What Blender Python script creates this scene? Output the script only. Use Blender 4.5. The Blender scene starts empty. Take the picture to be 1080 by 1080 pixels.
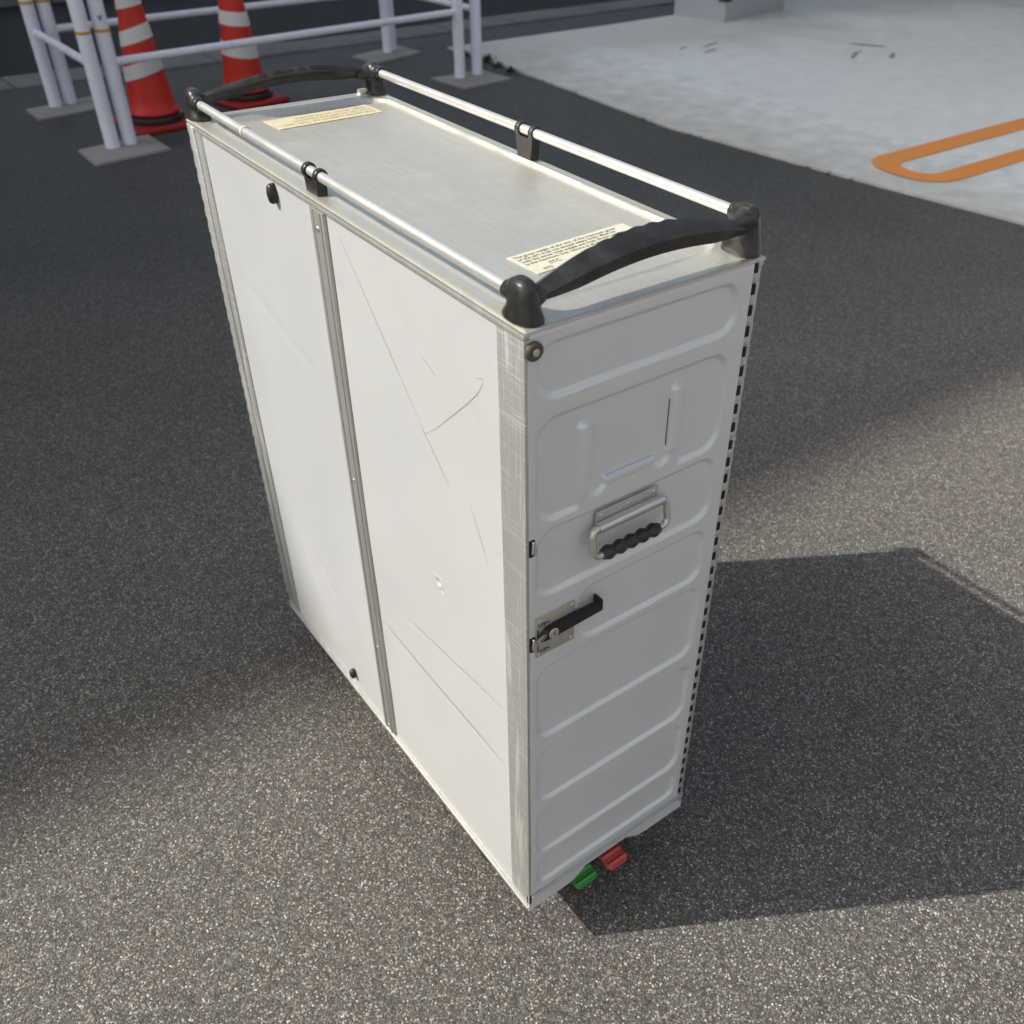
import bpy, bmesh, math, random
import numpy as np
from mathutils import Vector, Matrix
random.seed(7)
rng = np.random.default_rng(7)
scene = bpy.context.scene
COL = scene.collection
R = math.radians

# ------------------------------------------------------------------ helpers
def tag(o, label=None, cat=None, group=None, kind=None):
    if label: o['label'] = label
    if cat: o['category'] = cat
    if group: o['group'] = group
    if kind: o['kind'] = kind
    return o

def empty(name, loc=(0, 0, 0), rz=0):
    o = bpy.data.objects.new(name, None)
    o.empty_display_size = 0.1
    o.location = loc
    o.rotation_euler = (0, 0, rz)
    COL.objects.link(o)
    return o

def world_of(o):
    m = Matrix.LocRotScale(o.location, o.rotation_euler, None)
    while o.parent:
        o = o.parent
        m = Matrix.LocRotScale(o.location, o.rotation_euler, None) @ m
    return m

def link_mesh(name, me, mat, parent=None, smooth=None):
    """mesh data is in world coordinates; it is moved into the parent's space"""
    o = bpy.data.objects.new(name, me)
    if parent is not None:
        o.parent = parent
        me.transform(world_of(parent).inverted())
    COL.objects.link(o)
    for m in (mat if isinstance(mat, (list, tuple)) else [mat]):
        me.materials.append(m)
    if smooth is not None:
        for p in me.polygons: p.use_smooth = True
        if smooth < 180:
            me.set_sharp_from_angle(angle=R(smooth))
    return o

def obj(name, bm, mat, parent=None, smooth=40, rc=True):
    if rc: bmesh.ops.recalc_face_normals(bm, faces=bm.faces)
    me = bpy.data.meshes.new(name)
    bm.to_mesh(me); bm.free()
    return link_mesh(name, me, mat, parent, smooth)

def BM(): return bmesh.new()

def box(bm, x0, x1, y0, y1, z0, z1, bev=0.0, seg=2, mat=None):
    vs = [bm.verts.new((x, y, z)) for x in (x0, x1) for y in (y0, y1) for z in (z0, z1)]
    idx = [(0, 1, 3, 2), (4, 6, 7, 5), (0, 4, 5, 1), (2, 3, 7, 6), (0, 2, 6, 4), (1, 5, 7, 3)]
    fs = [bm.faces.new([vs[i] for i in f]) for f in idx]
    if bev > 0:
        es = list({e for f in fs for e in f.edges})
        r = bmesh.ops.bevel(bm, geom=es, offset=bev, segments=seg, profile=0.5, affect='EDGES')
        vs = list({v for f in r['faces'] for v in f.verts} | {v for v in vs if v.is_valid})
    if mat is not None:
        bmesh.ops.transform(bm, matrix=mat, verts=vs)
    return vs

def frame_at(d):
    d = Vector(d).normalized()
    a = Vector((0, 0, 1)) if abs(d.z) < 0.9 else Vector((1, 0, 0))
    u = d.cross(a).normalized(); v = d.cross(u).normalized()
    return u, v

def tube(bm, pts, rad, n=14, cap=True, closed=False):
    pts = [Vector(p) for p in pts]
    rads = rad if isinstance(rad, (list, tuple)) else [rad] * len(pts)
    rings = []; u = None
    for i, p in enumerate(pts):
        if closed: d = pts[(i + 1) % len(pts)] - pts[i - 1]
        else: d = pts[min(i + 1, len(pts) - 1)] - pts[max(i - 1, 0)]
        d.normalize()
        if u is None: u, v = frame_at(d)
        else:
            u = (u - d * u.dot(d)).normalized()
        v = d.cross(u).normalized()
        rings.append([bm.verts.new(p + rads[i] * (math.cos(2 * math.pi * k / n) * u + math.sin(2 * math.pi * k / n) * v)) for k in range(n)])
    m = len(rings)
    for i in range(m if closed else m - 1):
        a, b = rings[i], rings[(i + 1) % m]
        for k in range(n):
            bm.faces.new((a[k], a[(k + 1) % n], b[(k + 1) % n], b[k]))
    if cap and not closed:
        bm.faces.new(rings[0][::-1]); bm.faces.new(rings[-1])
    return rings

def loft(bm, sections, cap=True):
    rings = [[bm.verts.new(p) for p in s] for s in sections]
    n = len(rings[0])
    for a, b in zip(rings, rings[1:]):
        for k in range(n):
            bm.faces.new((a[k], a[(k + 1) % n], b[(k + 1) % n], b[k]))
    if cap:
        bm.faces.new(rings[0][::-1]); bm.faces.new(rings[-1])
    return rings

def prism(bm, poly, fn, d0, d1):
    """poly: list of 2-D points; fn(a, b, d) -> xyz; extruded from d0 to d1"""
    return loft(bm, [[fn(a, b, d) for a, b in poly] for d in (d0, d1)])

def lathe(bm, prof, c=(0, 0, 0), n=40, mats=None):
    rings = []
    for r, z in prof:
        rings.append([bm.verts.new((c[0] + r * math.cos(2 * math.pi * k / n), c[1] + r * math.sin(2 * math.pi * k / n), c[2] + z)) for k in range(n)])
    for i in range(len(rings) - 1):
        for k in range(n):
            f = bm.faces.new((rings[i][k], rings[i][(k + 1) % n], rings[i + 1][(k + 1) % n], rings[i + 1][k]))
            if mats: f.material_index = mats[i]
    bm.faces.new(rings[0][::-1]); bm.faces.new(rings[-1])

def disc(bm, c, axis, r, t, n=24, bev=0.0):
    """short cylinder starting at c along axis"""
    c = Vector(c); a = Vector(axis).normalized(); u, v = frame_at(a)
    prof = [(r, 0), (r, t - bev), (r - bev, t)] if bev else [(r, 0), (r, t)]
    loft(bm, [[c + a * h + rr * (math.cos(2 * math.pi * k / n) * u + math.sin(2 * math.pi * k / n) * v) for k in range(n)] for rr, h in prof])

def heightgrid(name, us, vs, H, fn, mat, parent, skirt=0.0, flip=False):
    """H[j,i] height over (us[i], vs[j]); fn(U,V,Hh) -> X,Y,Z arrays"""
    U, V = np.meshgrid(us, vs)
    nv, nu = U.shape
    X, Y, Z = fn(U, V, H)
    co = np.stack([X, Y, Z], -1).reshape(-1, 3)
    idx = np.arange(nu * nv).reshape(nv, nu)
    q = np.stack([idx[:-1, :-1], idx[:-1, 1:], idx[1:, 1:], idx[1:, :-1]], -1).reshape(-1, 4)
    if skirt:
        ring = np.concatenate([idx[0, :], idx[1:, -1], idx[-1, -2::-1], idx[-2:0:-1, 0]])
        Xs, Ys, Zs = fn(U, V, np.full_like(H, -skirt))
        cs = np.stack([Xs, Ys, Zs], -1).reshape(-1, 3)[ring]
        b = len(co); co = np.concatenate([co, cs]); m = len(ring)
        k = np.arange(m); k2 = (k + 1) % m
        q2 = np.stack([ring[k2], ring[k], b + k, b + k2], -1)
        q = np.concatenate([q, q2])
    if flip: q = q[:, ::-1]
    me = bpy.data.meshes.new(name)
    me.from_pydata(co.tolist(), [], q.tolist())
    me.update()
    return link_mesh(name, me, mat, parent, smooth=35)

def text(name, s, size, M, mat, parent, spacing=1.0, bold=0.0):
    cu = bpy.data.curves.new(name, 'FONT'); cu.body = s; cu.size = size
    cu.space_line = spacing; cu.offset = bold
    cu.resolution_u = 2
    t = bpy.data.objects.new(name, cu); COL.objects.link(t)
    dg = bpy.context.evaluated_depsgraph_get(); dg.update()
    me = bpy.data.meshes.new_from_object(t.evaluated_get(dg))
    bpy.data.objects.remove(t); bpy.data.curves.remove(cu)
    me.transform(M); me.materials.clear(); me.name = name
    return link_mesh(name, me, mat, parent)

def children(o): return [c for c in list(COL.objects) if c.parent == o]
def copy_tree(o, parent=None):
    c = o.copy(); COL.objects.link(c)
    if parent is not None: c.parent = parent
    for ch in children(o): copy_tree(ch, c)
    return c

def rrect_sdf(U, V, u0, u1, v0, v1, r):
    cx, cy, hx, hy = (u0 + u1) / 2, (v0 + v1) / 2, (u1 - u0) / 2 - r, (v1 - v0) / 2 - r
    dx, dy = np.abs(U - cx) - hx, np.abs(V - cy) - hy
    return np.hypot(np.maximum(dx, 0), np.maximum(dy, 0)) + np.minimum(np.maximum(dx, dy), 0) - r
def sstep(x):
    x = np.clip(x, 0, 1); return x * x * (3 - 2 * x)
def seg_dist(U, V, a, b):
    ax, ay = a; bx, by = b
    t = np.clip(((U - ax) * (bx - ax) + (V - ay) * (by - ay)) / ((bx - ax) ** 2 + (by - ay) ** 2), 0, 1)
    return np.hypot(U - ax - t * (bx - ax), V - ay - t * (by - ay)), t
def wavy(U, V, n, amp, lo, hi, seed):
    g = np.random.default_rng(seed); out = np.zeros_like(U)
    for _ in range(n):
        k = g.uniform(lo, hi); th = g.uniform(0, 2 * math.pi); ph = g.uniform(0, 6.28)
        out += np.sin(2 * math.pi * k * (U * math.cos(th) + V * math.sin(th)) + ph) / k * lo
    return out * amp / n ** .5

# ------------------------------------------------------------------ materials
class NT:
    def __init__(s, name):
        s.m = bpy.data.materials.new(name); s.m.use_nodes = True
        s.t = s.m.node_tree; s.b = s.t.nodes['Principled BSDF']
    def n(s, typ, inp=None, **kw):
        nd = s.t.nodes.new(typ)
        for k, v in kw.items(): setattr(nd, k, v)
        for k, v in (inp or {}).items(): s.set(nd.inputs[k], v)
        return nd
    def set(s, sock, v):
        if isinstance(v, bpy.types.NodeSocket): s.t.links.new(v, sock)
        elif isinstance(v, bpy.types.Node): s.t.links.new(v.outputs[0], sock)
        else:
            if isinstance(v, tuple) and len(v) == 3 and sock.type == 'RGBA': v = (*v, 1)
            sock.default_value = v
    def p(s, **kw):
        for k, v in kw.items(): s.set(s.b.inputs[k.replace('_', ' ')], v)
    def pos(s, scale=(1, 1, 1), obj=False):
        src = s.n('ShaderNodeTexCoord').outputs['Object'] if obj else s.n('ShaderNodeNewGeometry').outputs['Position']
        return s.n('ShaderNodeMapping', {'Vector': src, 'Scale': scale}).outputs[0]
    def noise(s, vec, scale, detail=3, rough=.55, dist=0):
        return s.n('ShaderNodeTexNoise', {'Vector': vec, 'Scale': scale, 'Detail': detail, 'Roughness': rough, 'Distortion': dist}).outputs['Fac']
    def ramp(s, fac, stops, interp='LINEAR'):
        r = s.n('ShaderNodeValToRGB', {'Fac': fac}); cr = r.color_ramp; cr.interpolation = interp
        while len(cr.elements) > len(stops): cr.elements.remove(cr.elements[-1])
        while len(cr.elements) < len(stops): cr.elements.new(1)
        for e, (p, c) in zip(cr.elements, stops):
            e.position = p; e.color = (*(c if isinstance(c, tuple) else (c, c, c)), 1)
        return r.outputs['Color']
    def mix(s, fac, a, b, blend='MIX'):
        m = s.n('ShaderNodeMix', data_type='RGBA', blend_type=blend)
        s.set(m.inputs['Factor'], fac); s.set(m.inputs[6], a); s.set(m.inputs[7], b)
        return m.outputs[2]
    def math(s, op, a, b=0.0, clamp=False):
        m = s.n('ShaderNodeMath', operation=op, use_clamp=clamp); s.set(m.inputs[0], a); s.set(m.inputs[1], b)
        return m.outputs[0]
    def bump(s, h, strength=.3, dist=.001, normal=None):
        b = s.n('ShaderNodeBump', {'Height': h, 'Strength': strength, 'Distance': dist})
        if normal is not None: s.set(b.inputs['Normal'], normal)
        return b.outputs[0]

def simple(name, col, rough=.5, metal=0.0, var=.12, scale=40, bump=0.0, bscale=300, spec=.5):
    t = NT(name); v = t.pos()
    n = t.noise(v, scale, 4)
    c = t.mix(n, tuple(x * (1 - var) for x in col), tuple(min(1, x * (1 + var)) for x in col))
    t.p(Base_Color=c, Metallic=metal, Roughness=t.ramp(t.noise(v, scale * 2.3), [(0.3, max(0, rough - .07)), (.7, min(1, rough + .07))]))
    t.b.inputs['Specular IOR Level'].default_value = spec
    if bump: t.p(Normal=t.bump(t.noise(v, bscale, 3), bump, .0006))
    return t.m

def asphalt(name, gain=1.0, tint=(1, 1, 1), stones=1.0, shading_and_stains=False):
    t = NT(name); v = t.pos()
    warp = t.n('ShaderNodeVectorMath', {0: v, 1: (0, 0, 0)}, operation='ADD').outputs[0]
    vo1 = t.n('ShaderNodeTexVoronoi', {'Vector': warp, 'Scale': 400.0, 'Randomness': 1.0})
    vo2 = t.n('ShaderNodeTexVoronoi', {'Vector': warp, 'Scale': 215.0, 'Randomness': 1.0})
    s1 = t.n('ShaderNodeSeparateColor', {'Color': vo1.outputs['Color']})
    s2 = t.n('ShaderNodeSeparateColor', {'Color': vo2.outputs['Color']})
    fine = t.ramp(s1.outputs[0], [(0.0, .045), (.45, .072), (.8, .115), (.95, .20), (1.0, .42)])
    hue = t.ramp(s1.outputs[1], [(0.0, (1.1, .97, .84)), (.45, (1, .98, .93)), (1.0, (.94, 1.0, 1.03))])
    col = t.mix(1.0, fine, hue, 'MULTIPLY')
    big = t.math('GREATER_THAN', s2.outputs[0], .93)
    core = t.math('LESS_THAN', vo2.outputs['Distance'], .42)
    bigm = t.math('MULTIPLY', t.math('MULTIPLY', big, core), .45 * stones)
    col = t.mix(bigm, col, t.mix(s2.outputs[1], (.24, .20, .165), (.50, .48, .45)))
    # dark binder between the stones
    edge = t.ramp(vo1.outputs['Distance'], [(.25, 1.0), (.80, .58)])
    col = t.mix(1.0, col, edge, 'MULTIPLY')
    lump = t.noise(v, 55.0, 3)
    col = t.mix(1.0, col, t.ramp(lump, [(.3, .85), (.7, 1.15)]), 'MULTIPLY')
    large = t.noise(v, 1.3, 5, .6)
    col = t.mix(1.0, col, t.ramp(large, [(.3, (.92, .92, .92)), (.7, (1.07, 1.07, 1.06))]), 'MULTIPLY')
    col = t.mix(1.0, col, tuple(gain * x for x in tint), 'MULTIPLY')
    if shading_and_stains:
        wx = t.n('ShaderNodeSeparateXYZ', {0: v}).outputs[0]   # stronger sunlight painted into the colour: paler towards the drive
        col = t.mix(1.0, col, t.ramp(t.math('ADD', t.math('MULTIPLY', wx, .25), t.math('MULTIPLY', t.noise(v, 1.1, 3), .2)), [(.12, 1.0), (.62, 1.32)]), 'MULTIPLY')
    if shading_and_stains:   # shade painted into the colour: darker, bluer towards the pavement, border wandering
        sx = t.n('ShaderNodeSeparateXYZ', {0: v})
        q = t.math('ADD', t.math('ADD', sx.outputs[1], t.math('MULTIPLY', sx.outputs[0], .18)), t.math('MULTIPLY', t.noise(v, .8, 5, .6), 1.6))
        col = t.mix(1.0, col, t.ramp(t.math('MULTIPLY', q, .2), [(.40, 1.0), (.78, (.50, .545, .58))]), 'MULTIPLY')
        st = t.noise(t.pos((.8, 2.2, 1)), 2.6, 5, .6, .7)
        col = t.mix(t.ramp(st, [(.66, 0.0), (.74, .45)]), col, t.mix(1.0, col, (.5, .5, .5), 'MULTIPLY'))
    t.p(Base_Color=col, Roughness=t.ramp(s1.outputs[2], [(0, .5), (1, .85)]))
    t.b.inputs['Specular IOR Level'].default_value = .35
    h = t.math('ADD', t.math('MULTIPLY', vo1.outputs['Distance'], -1.0), t.math('MULTIPLY', lump, 1.6))
    t.p(Normal=t.bump(h, .55, .0022))
    return t.m

def concrete(name, col, stain=.3, dark=(.30, .29, .25), edge=False):
    t = NT(name); v = t.pos()
    a = t.noise(v, 1.1, 6, .62, .4); b = t.noise(v, 7.0, 5, .6); f = t.noise(v, 160, 3)
    c = t.mix(t.ramp(a, [(.35, 0.0), (.75, stain)]), col, dark)
    c = t.mix(1.0, c, t.ramp(b, [(.25, .91), (.75, 1.05)]), 'MULTIPLY')
    c = t.mix(1.0, c, t.ramp(f, [(.3, .93), (.7, 1.05)]), 'MULTIPLY')
    if edge:   # beige dirt gathers along the edges of the slab
        sx = t.n('ShaderNodeSeparateXYZ', {0: v})
        q = t.math('ADD', t.math('MULTIPLY', sx.outputs[0], .35), t.math('MULTIPLY', b, .55))
        c = t.mix(t.ramp(q, [(1.40 / 2, .75), (1.72 / 2, 0.0)]) if False else t.ramp(t.math('MULTIPLY', q, .5), [(.66, .80), (.86, 0.0)]), c, (.50, .475, .41))
        q2 = t.math('ADD', t.math('MULTIPLY', sx.outputs[1], .16), t.math('MULTIPLY', a, .35))
        c = t.mix(t.ramp(q2, [(.85, 0.0), (1.05, .55)]), c, (.52, .50, .44))
    st = t.noise(t.pos((1.2, 7, 1)), 2.2, 6, .65, .8)
    c = t.mix(t.ramp(st, [(.62, 0.0), (.8, .28)]), c, (.25, .25, .24))
    t.p(Base_Color=c, Roughness=.82, Normal=t.bump(t.math('ADD', f, t.math('MULTIPLY', b, 2.0)), .25, .002))
    return t.m

def metal(name, col=(.74, .74, .71), rough=.4, metallic=.85, axis=1, scratch=.35, brushed=.5, dirt=.15):
    """worn aluminium; axis = direction of the brushing"""
    t = NT(name); v = t.pos()
    sc = [400.0, 400.0, 400.0]; sc[axis] = 6.0
    br = t.noise(t.pos(tuple(sc)), 1.0, 3, .6)
    bl = t.noise(v, 14.0, 5, .6)
    sp = t.noise(v, 260.0, 2)
    c = t.mix(br, tuple(x * (1 - .22 * brushed) for x in col), tuple(min(1, x * (1 + .12 * brushed)) for x in col))
    c = t.mix(t.ramp(bl, [(.42, 0.0), (.72, dirt)]), c, (.36, .35, .32))
    h = t.math('MULTIPLY', br, brushed)
    if scratch:
        for k, (s0, s1, s2) in enumerate([(9, 9, 420), (60, 60, 3.0), (420, 420, 7)]):
            w = t.noise(t.pos((s0, s1, s2)), 1.0, 2, .5, .6)
            line = t.ramp(w, [(.60, 0.0), (.66, scratch), (.70, 0.0)])
            c = t.mix(line, c, (.93, .93, .90))
            h = t.math('ADD', h, t.math('MULTIPLY', line, -1.0))
        pit = t.ramp(sp, [(.62, 0.0), (.72, scratch * .9)])
        c = t.mix(pit, c, (.85, .85, .82))
    t.p(Base_Color=c, Metallic=metallic, Roughness=t.ramp(bl, [(.3, rough - .06), (.7, rough + .10)]), Normal=t.bump(h, .25, .0004))
    return t.m

def panel_mat():
    t = NT('white_panel'); v = t.pos()
    a = t.noise(v, 5.0, 5, .6); b = t.noise(t.pos((1, 3, 30)), 3.0, 5, .65, .5)
    c = t.mix(a, (.468, .487, .505), (.520, .540, .558))
    c = t.mix(t.ramp(b, [(.60, 0.0), (.8, .40)]), c, (.40, .385, .345))
    sm = t.noise(t.pos((1, 26, 5)), 2.0, 6, .7, 1.2)
    c = t.mix(t.ramp(sm, [(.66, 0.0), (.74, .35)]), c, (.40, .40, .385))
    low = t.n('ShaderNodeSeparateXYZ', {0: v}).outputs[2]
    lowf = t.ramp(low, [(.10, .5), (.22, 0.0)])
    c = t.mix(t.math('MULTIPLY', lowf, a), c, (.44, .40, .33))
    t.p(Base_Color=c, Roughness=t.ramp(a, [(.3, .36), (.7, .48)]))
    t.p(Normal=t.bump(t.noise(v, 900, 2), .04, .0003))
    return t.m

def door_mat():
    t = NT('door_paint'); v = t.pos()
    a = t.noise(v, 8.0, 5, .6); b = t.noise(t.pos((30, 1, 6)), 1.5, 5, .65, .6)
    c = t.mix(a, (.66, .695, .74), (.715, .75, .785))
    c = t.mix(t.ramp(b, [(.60, 0.0), (.75, .22)]), c, (.70, .70, .69))
    c = t.mix(t.ramp(t.noise(v, 190, 2), [(.70, 0.0), (.76, .30)]), c, (.40, .40, .40))
    t.p(Base_Color=c, Metallic=.25, Roughness=t.ramp(a, [(.3, .36), (.7, .50)]), Normal=t.bump(t.noise(v, 1100, 2), .07, .0003))
    return t.m

def plastic(name, col=(.018, .018, .019), rough=.42, worn=.3):
    t = NT(name); v = t.pos()
    a = t.noise(v, 30, 6, .65); s = t.noise(t.pos((40, 260, 200)), 1.0, 3, .6, .8)
    c = t.mix(t.ramp(a, [(.45, 0.0), (.75, worn)]), col, tuple(min(1, x * 4 + .03) for x in col))
    c = t.mix(t.ramp(s, [(.66, 0.0), (.72, worn)]), c, tuple(min(1, x * 6 + .10) for x in col))
    t.p(Base_Color=c, Roughness=t.ramp(a, [(.3, rough - .08), (.7, rough + .12)]), Normal=t.bump(t.noise(v, 700, 2), .12, .0004))
    return t.m

M = {}
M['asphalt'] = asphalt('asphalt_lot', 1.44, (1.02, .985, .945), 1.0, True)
M['road'] = asphalt('asphalt_road', .24, (.97, 1, 1.05), .4)
M['road'].node_tree.nodes['Principled BSDF'].inputs['Specular IOR Level'].default_value = .15
M['kerb'] = concrete('kerb_stone', (.19, .195, .195), .7, (.10, .10, .10))
M['pad'] = concrete('pale_concrete', (.86, .90, .89), .10, (.60, .57, .50), True)
M['slab'] = concrete('base_concrete', (.34, .33, .31), .4, (.2, .2, .19))
M['tray'] = metal('tray_aluminium', (.725, .71, .63), .40, .70, 1, .16, .9, .22)
M['alu'] = metal('strip_aluminium', (.50, .515, .515), .42, .6, 2, .60, .3, .30)
M['strip'] = metal('centre_strip_aluminium', (.46, .46, .44), .40, .6, 2, .10, .3, .25)
M['edge'] = metal('edge_aluminium', (.57, .58, .565), .40, .6, 1, .3, .4, .25)
M['rail'] = metal('rail_aluminium', (.69, .705, .69), .36, .6, 1, .12, .3, .10)
M['steel'] = metal('fitting_steel', (.62, .62, .60), .34, .85, 0, .25, .3, .15)
M['plate'] = metal('latch_plate_metal', (.50, .47, .42), .42, .5, 0, .15, .4, .25)
M['panel'] = panel_mat()
M['door'] = door_mat()
M['black'] = plastic('black_plastic', (.020, .020, .020), .40, .22)
M['grey_black'] = plastic('worn_black_plastic', (.021, .021, .021), .32, .34)
M['slit'] = simple('slit_grey', (.09, .09, .095), .6)
M['matte_black'] = plastic('matte_black_lever', (.010, .010, .010), .55, .06)
M['deep'] = simple('dark_gap', (.006, .006, .006), .7)
M['rubber'] = simple('brown_rubber', (.085, .068, .052), .6, 0, .25, 200)
M['sticker'] = simple('cream_sticker', (.62, .60, .50), .5, 0, .06, 60)
M['stickery'] = simple('yellow_sticker', (.60, .56, .39), .5, 0, .12, 60)
M['ink'] = simple('sticker_ink', (.10, .085, .05), .6)
M['inky'] = simple('faded_ink', (.30, .24, .09), .6)
M['blackink'] = simple('black_ink', (.02, .02, .02), .5)
M['green'] = simple('green_pedal', (.05, .30, .05), .45, 0, .2, 60)
M['red'] = simple('red_pedal', (.58, .09, .075), .45, 0, .2, 60)
M['pole'] = simple('white_pole_paint', (.82, .84, .97), .30, 0, .04, 9)
M['yellow'] = simple('yellow_tape', (.62, .34, .03), .5, 0, .15, 60)
M['cone'] = simple('cone_red', (.60, .028, .014), .5, 0, .10, 14, .1, 120)
M['white'] = simple('reflective_white', (.70, .70, .69), .5, 0, .06, 30)
M['conebase'] = simple('cone_base_red', (.34, .016, .014), .6, 0, .2, 14)
M['orange'] = None
M['pillar'] = simple('pillar_paint', (.47, .50, .55), .6, 0, .05, 5)
M['wall'] = concrete('wall_concrete', (.46, .45, .43), .2)
M['bounce_wall'] = concrete('bounce_wall', (.76, .78, .80), .08, (.6, .58, .54))
M['glass'] = simple('window_glass', (.03, .035, .04), .08, 0, .1, 3)
M['weed'] = simple('weed_leaf', (.045, .075, .022), .6, 0, .4, 50)
M['scratch'] = simple('scratch_mark', (.15, .15, .16), .6)
M['scratchl'] = simple('faint_scratch', (.37, .365, .35), .6)
def orange_mat():
    t = NT('orange_marking'); v = t.pos()
    w = t.noise(v, 40, 6, .7); l = t.noise(v, 4, 4)
    c = t.mix(l, (.90, .32, .06), (.96, .39, .09))
    c = t.mix(t.ramp(w, [(.62, 0.0), (.72, .5)]), c, (.66, .52, .42))
    t.p(Base_Color=c, Roughness=.7, Normal=t.bump(w, .2, .001))
    return t.m
M['orange'] = orange_mat()

# ------------------------------------------------------------------ setting
def sheet(name, poly, z, mat, parent=None):
    bm = BM(); bm.faces.new([bm.verts.new((x, y, z)) for x, y in poly])
    return tag(obj(name, bm, mat, parent, None), kind='structure')

def slab_poly(name, poly, z0, z1, mat, parent=None, bev=.004):
    bm = BM()
    prism(bm, poly, lambda a, b, d: (a, b, d), z0, z1)
    es = [e for e in bm.edges if all(abs(v.co.z - z1) < 1e-6 for v in e.verts)]
    if bev: bmesh.ops.bevel(bm, geom=es, offset=bev, segments=2, affect='EDGES')
    return tag(obj(name, bm, mat, parent, 30), kind='structure')

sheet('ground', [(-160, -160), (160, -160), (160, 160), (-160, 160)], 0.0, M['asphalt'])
KR = .05
def kx(x, y): return (x, y + KR * (x - 2.5))
sheet('road', [kx(-80, 6.24), kx(80, 6.24), kx(80, 8.62), kx(-80, 8.62)], -.0 + .004, M['road'])
# kerb stones, one course of separate blocks beside the road
bm = BM()
rot = Matrix.Rotation(math.atan(KR), 4, 'Z')
x = -6.0
while x < 22:
    L = .60
    cx, cy = kx(x + L / 2, 6.07)
    zt = .012 + random.uniform(-.003, .003)
    box(bm, -L / 2 + .004, L / 2 - .004, -.155, .155, -.05, zt, .006, 2, Matrix.Translation((cx, cy, 0)) @ rot)
    x += L
tag(obj('kerb', bm, M['kerb'], None, 30), kind='structure')
bm = BM()
for i in range(50):
    cx, cy = kx(-6 + .6 * i, 8.73)
    box(bm, -.296, .296, -.10, .10, -.05, .13, .01, 2, Matrix.Translation((cx, cy, 0)) @ rot)
tag(obj('far_kerb', bm, M['kerb'], None, 30), kind='structure')
slab_poly('far_pavement', [kx(-80, 8.835), kx(80, 8.835), kx(80, 11.4), kx(-80, 11.4)], -.05, .125, M['kerb'], None, .01)

# pale concrete forecourt, near edge a little ragged
edge = [(3.26, 5.50), (3.285, 5.0), (3.25, 4.1), (3.20, 3.2), (3.27, 2.6), (3.335, 2.07), (3.41, 1.6), (3.465, 1.27), (3.60, .2), (3.80, -1.2), (4.2, -4.0)]
pts = []
for (a, b), (c, d) in zip(edge, edge[1:]):
    n = max(2, int(math.hypot(c - a, d - b) / .05))
    for k in range(n):
        f = k / n; pts.append((a + (c - a) * f + random.gauss(0, .0015), b + (d - b) * f))
pad_poly = [(12, 6.02), (5.45, 5.62), (4.74, 5.56)] + pts + [(4.2, -4.0), (12, -4.0)]
pad = slab_poly('concrete_forecourt', pad_poly, -.05, .012, M['pad'], None, .004)

# orange bay marking: one rounded outline
def capsule(x0, x1, y0, y1, r, n=14):
    p = []
    for k in range(n + 1):
        a = math.pi / 2 + k * (math.pi / 2) / n
        p.append((x0 + r + r * math.cos(a), y1 - r + r * math.sin(a)))
    for k in range(n + 1):
        a = math.pi + k * (math.pi / 2) / n
        p.append((x0 + r + r * math.cos(a), y0 + r + r * math.sin(a)))
    return [(x1, y1)] + p + [(x1, y0)]
bm = BM()
o_ = capsule(3.53, 8.6, 1.765, 2.215, .19); i_ = capsule(3.645, 8.6, 1.880, 2.085, .09)
ov = [bm.verts.new((a, b, .0165)) for a, b in o_]; iv = [bm.verts.new((a, b, .0165)) for a, b in i_]
for k in range(len(ov) - 1):
    bm.faces.new((ov[k], ov[k + 1], iv[k + 1], iv[k]))
tag(obj('bay_marking', bm, M['orange'], None, None), kind='structure')

# scuffs on the forecourt
bm = BM()
for (x, y, L, w, a) in [(5.885, 3.99, .30, .05, -1.0), (5.60, 3.86, .16, .03, .2), (5.50, 3.80, .22, .035, .5), (5.74, 3.66, .20, .045, .55),
                        (4.9, 4.6, .25, .025, .3), (4.75, 4.45, .22, .02, .3), (4.65, 4.62, .16, .02, .5)]:
    ps = []
    N = 10
    for k in range(N + 1):
        s = -1 + 2 * k / N; ps.append((s * L / 2, w / 2 * (1 - s * s) ** .5 * random.uniform(.5, 1.1)))
    poly = ps + [(p, -q * random.uniform(.5, 1.0)) for p, q in ps[1:-1]][::-1]
    ca, sa = math.cos(a), math.sin(a)
    bm.faces.new([bm.verts.new((x + ca * p - sa * q, y + sa * p + ca * q, .0165)) for p, q in poly])
M['scuff'] = simple('scuff', (.36, .37, .37), .8, 0, .2, 60)
tag(obj('scuff_marks', bm, M['scuff'], None, None), kind='structure')

# damp stain marks beside the trolley and weeds along the edge
def weed_bm(bm, x, y, n, s):
    for _ in range(n):
        a = random.uniform(0, 6.28); r = random.uniform(0, s * .8)
        px, py = x + r * math.cos(a), y + r * .6 * math.sin(a)
        b = random.uniform(0, 6.28); h = random.uniform(.4, 1.0) * s * .8; w = s * random.uniform(.05, .10)
        lean = Vector((math.cos(b), math.sin(b), 0)) * h * random.uniform(.4, 1.1)
        side = Vector((-math.sin(b), math.cos(b), 0)) * w
        p0 = Vector((px, py, .0)); p1 = p0 + lean * .5 + Vector((0, 0, h * .7)); p2 = p0 + lean + Vector((0, 0, h * .8))
        q = [bm.verts.new(p) for p in (p0 - side * .4, p0 + side * .4, p1 + side, p1 - side, p2)]
        bm.faces.new((q[0], q[1], q[2], q[3])); bm.faces.new((q[3], q[2], q[4]))
bm = BM()
weed_bm(bm, 3.27, 5.02, 60, .07); weed_bm(bm, 3.24, 4.85, 60, .055); weed_bm(bm, 3.24, 5.25, 50, .06); weed_bm(bm, 3.23, 4.7, 35, .06)
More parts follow.
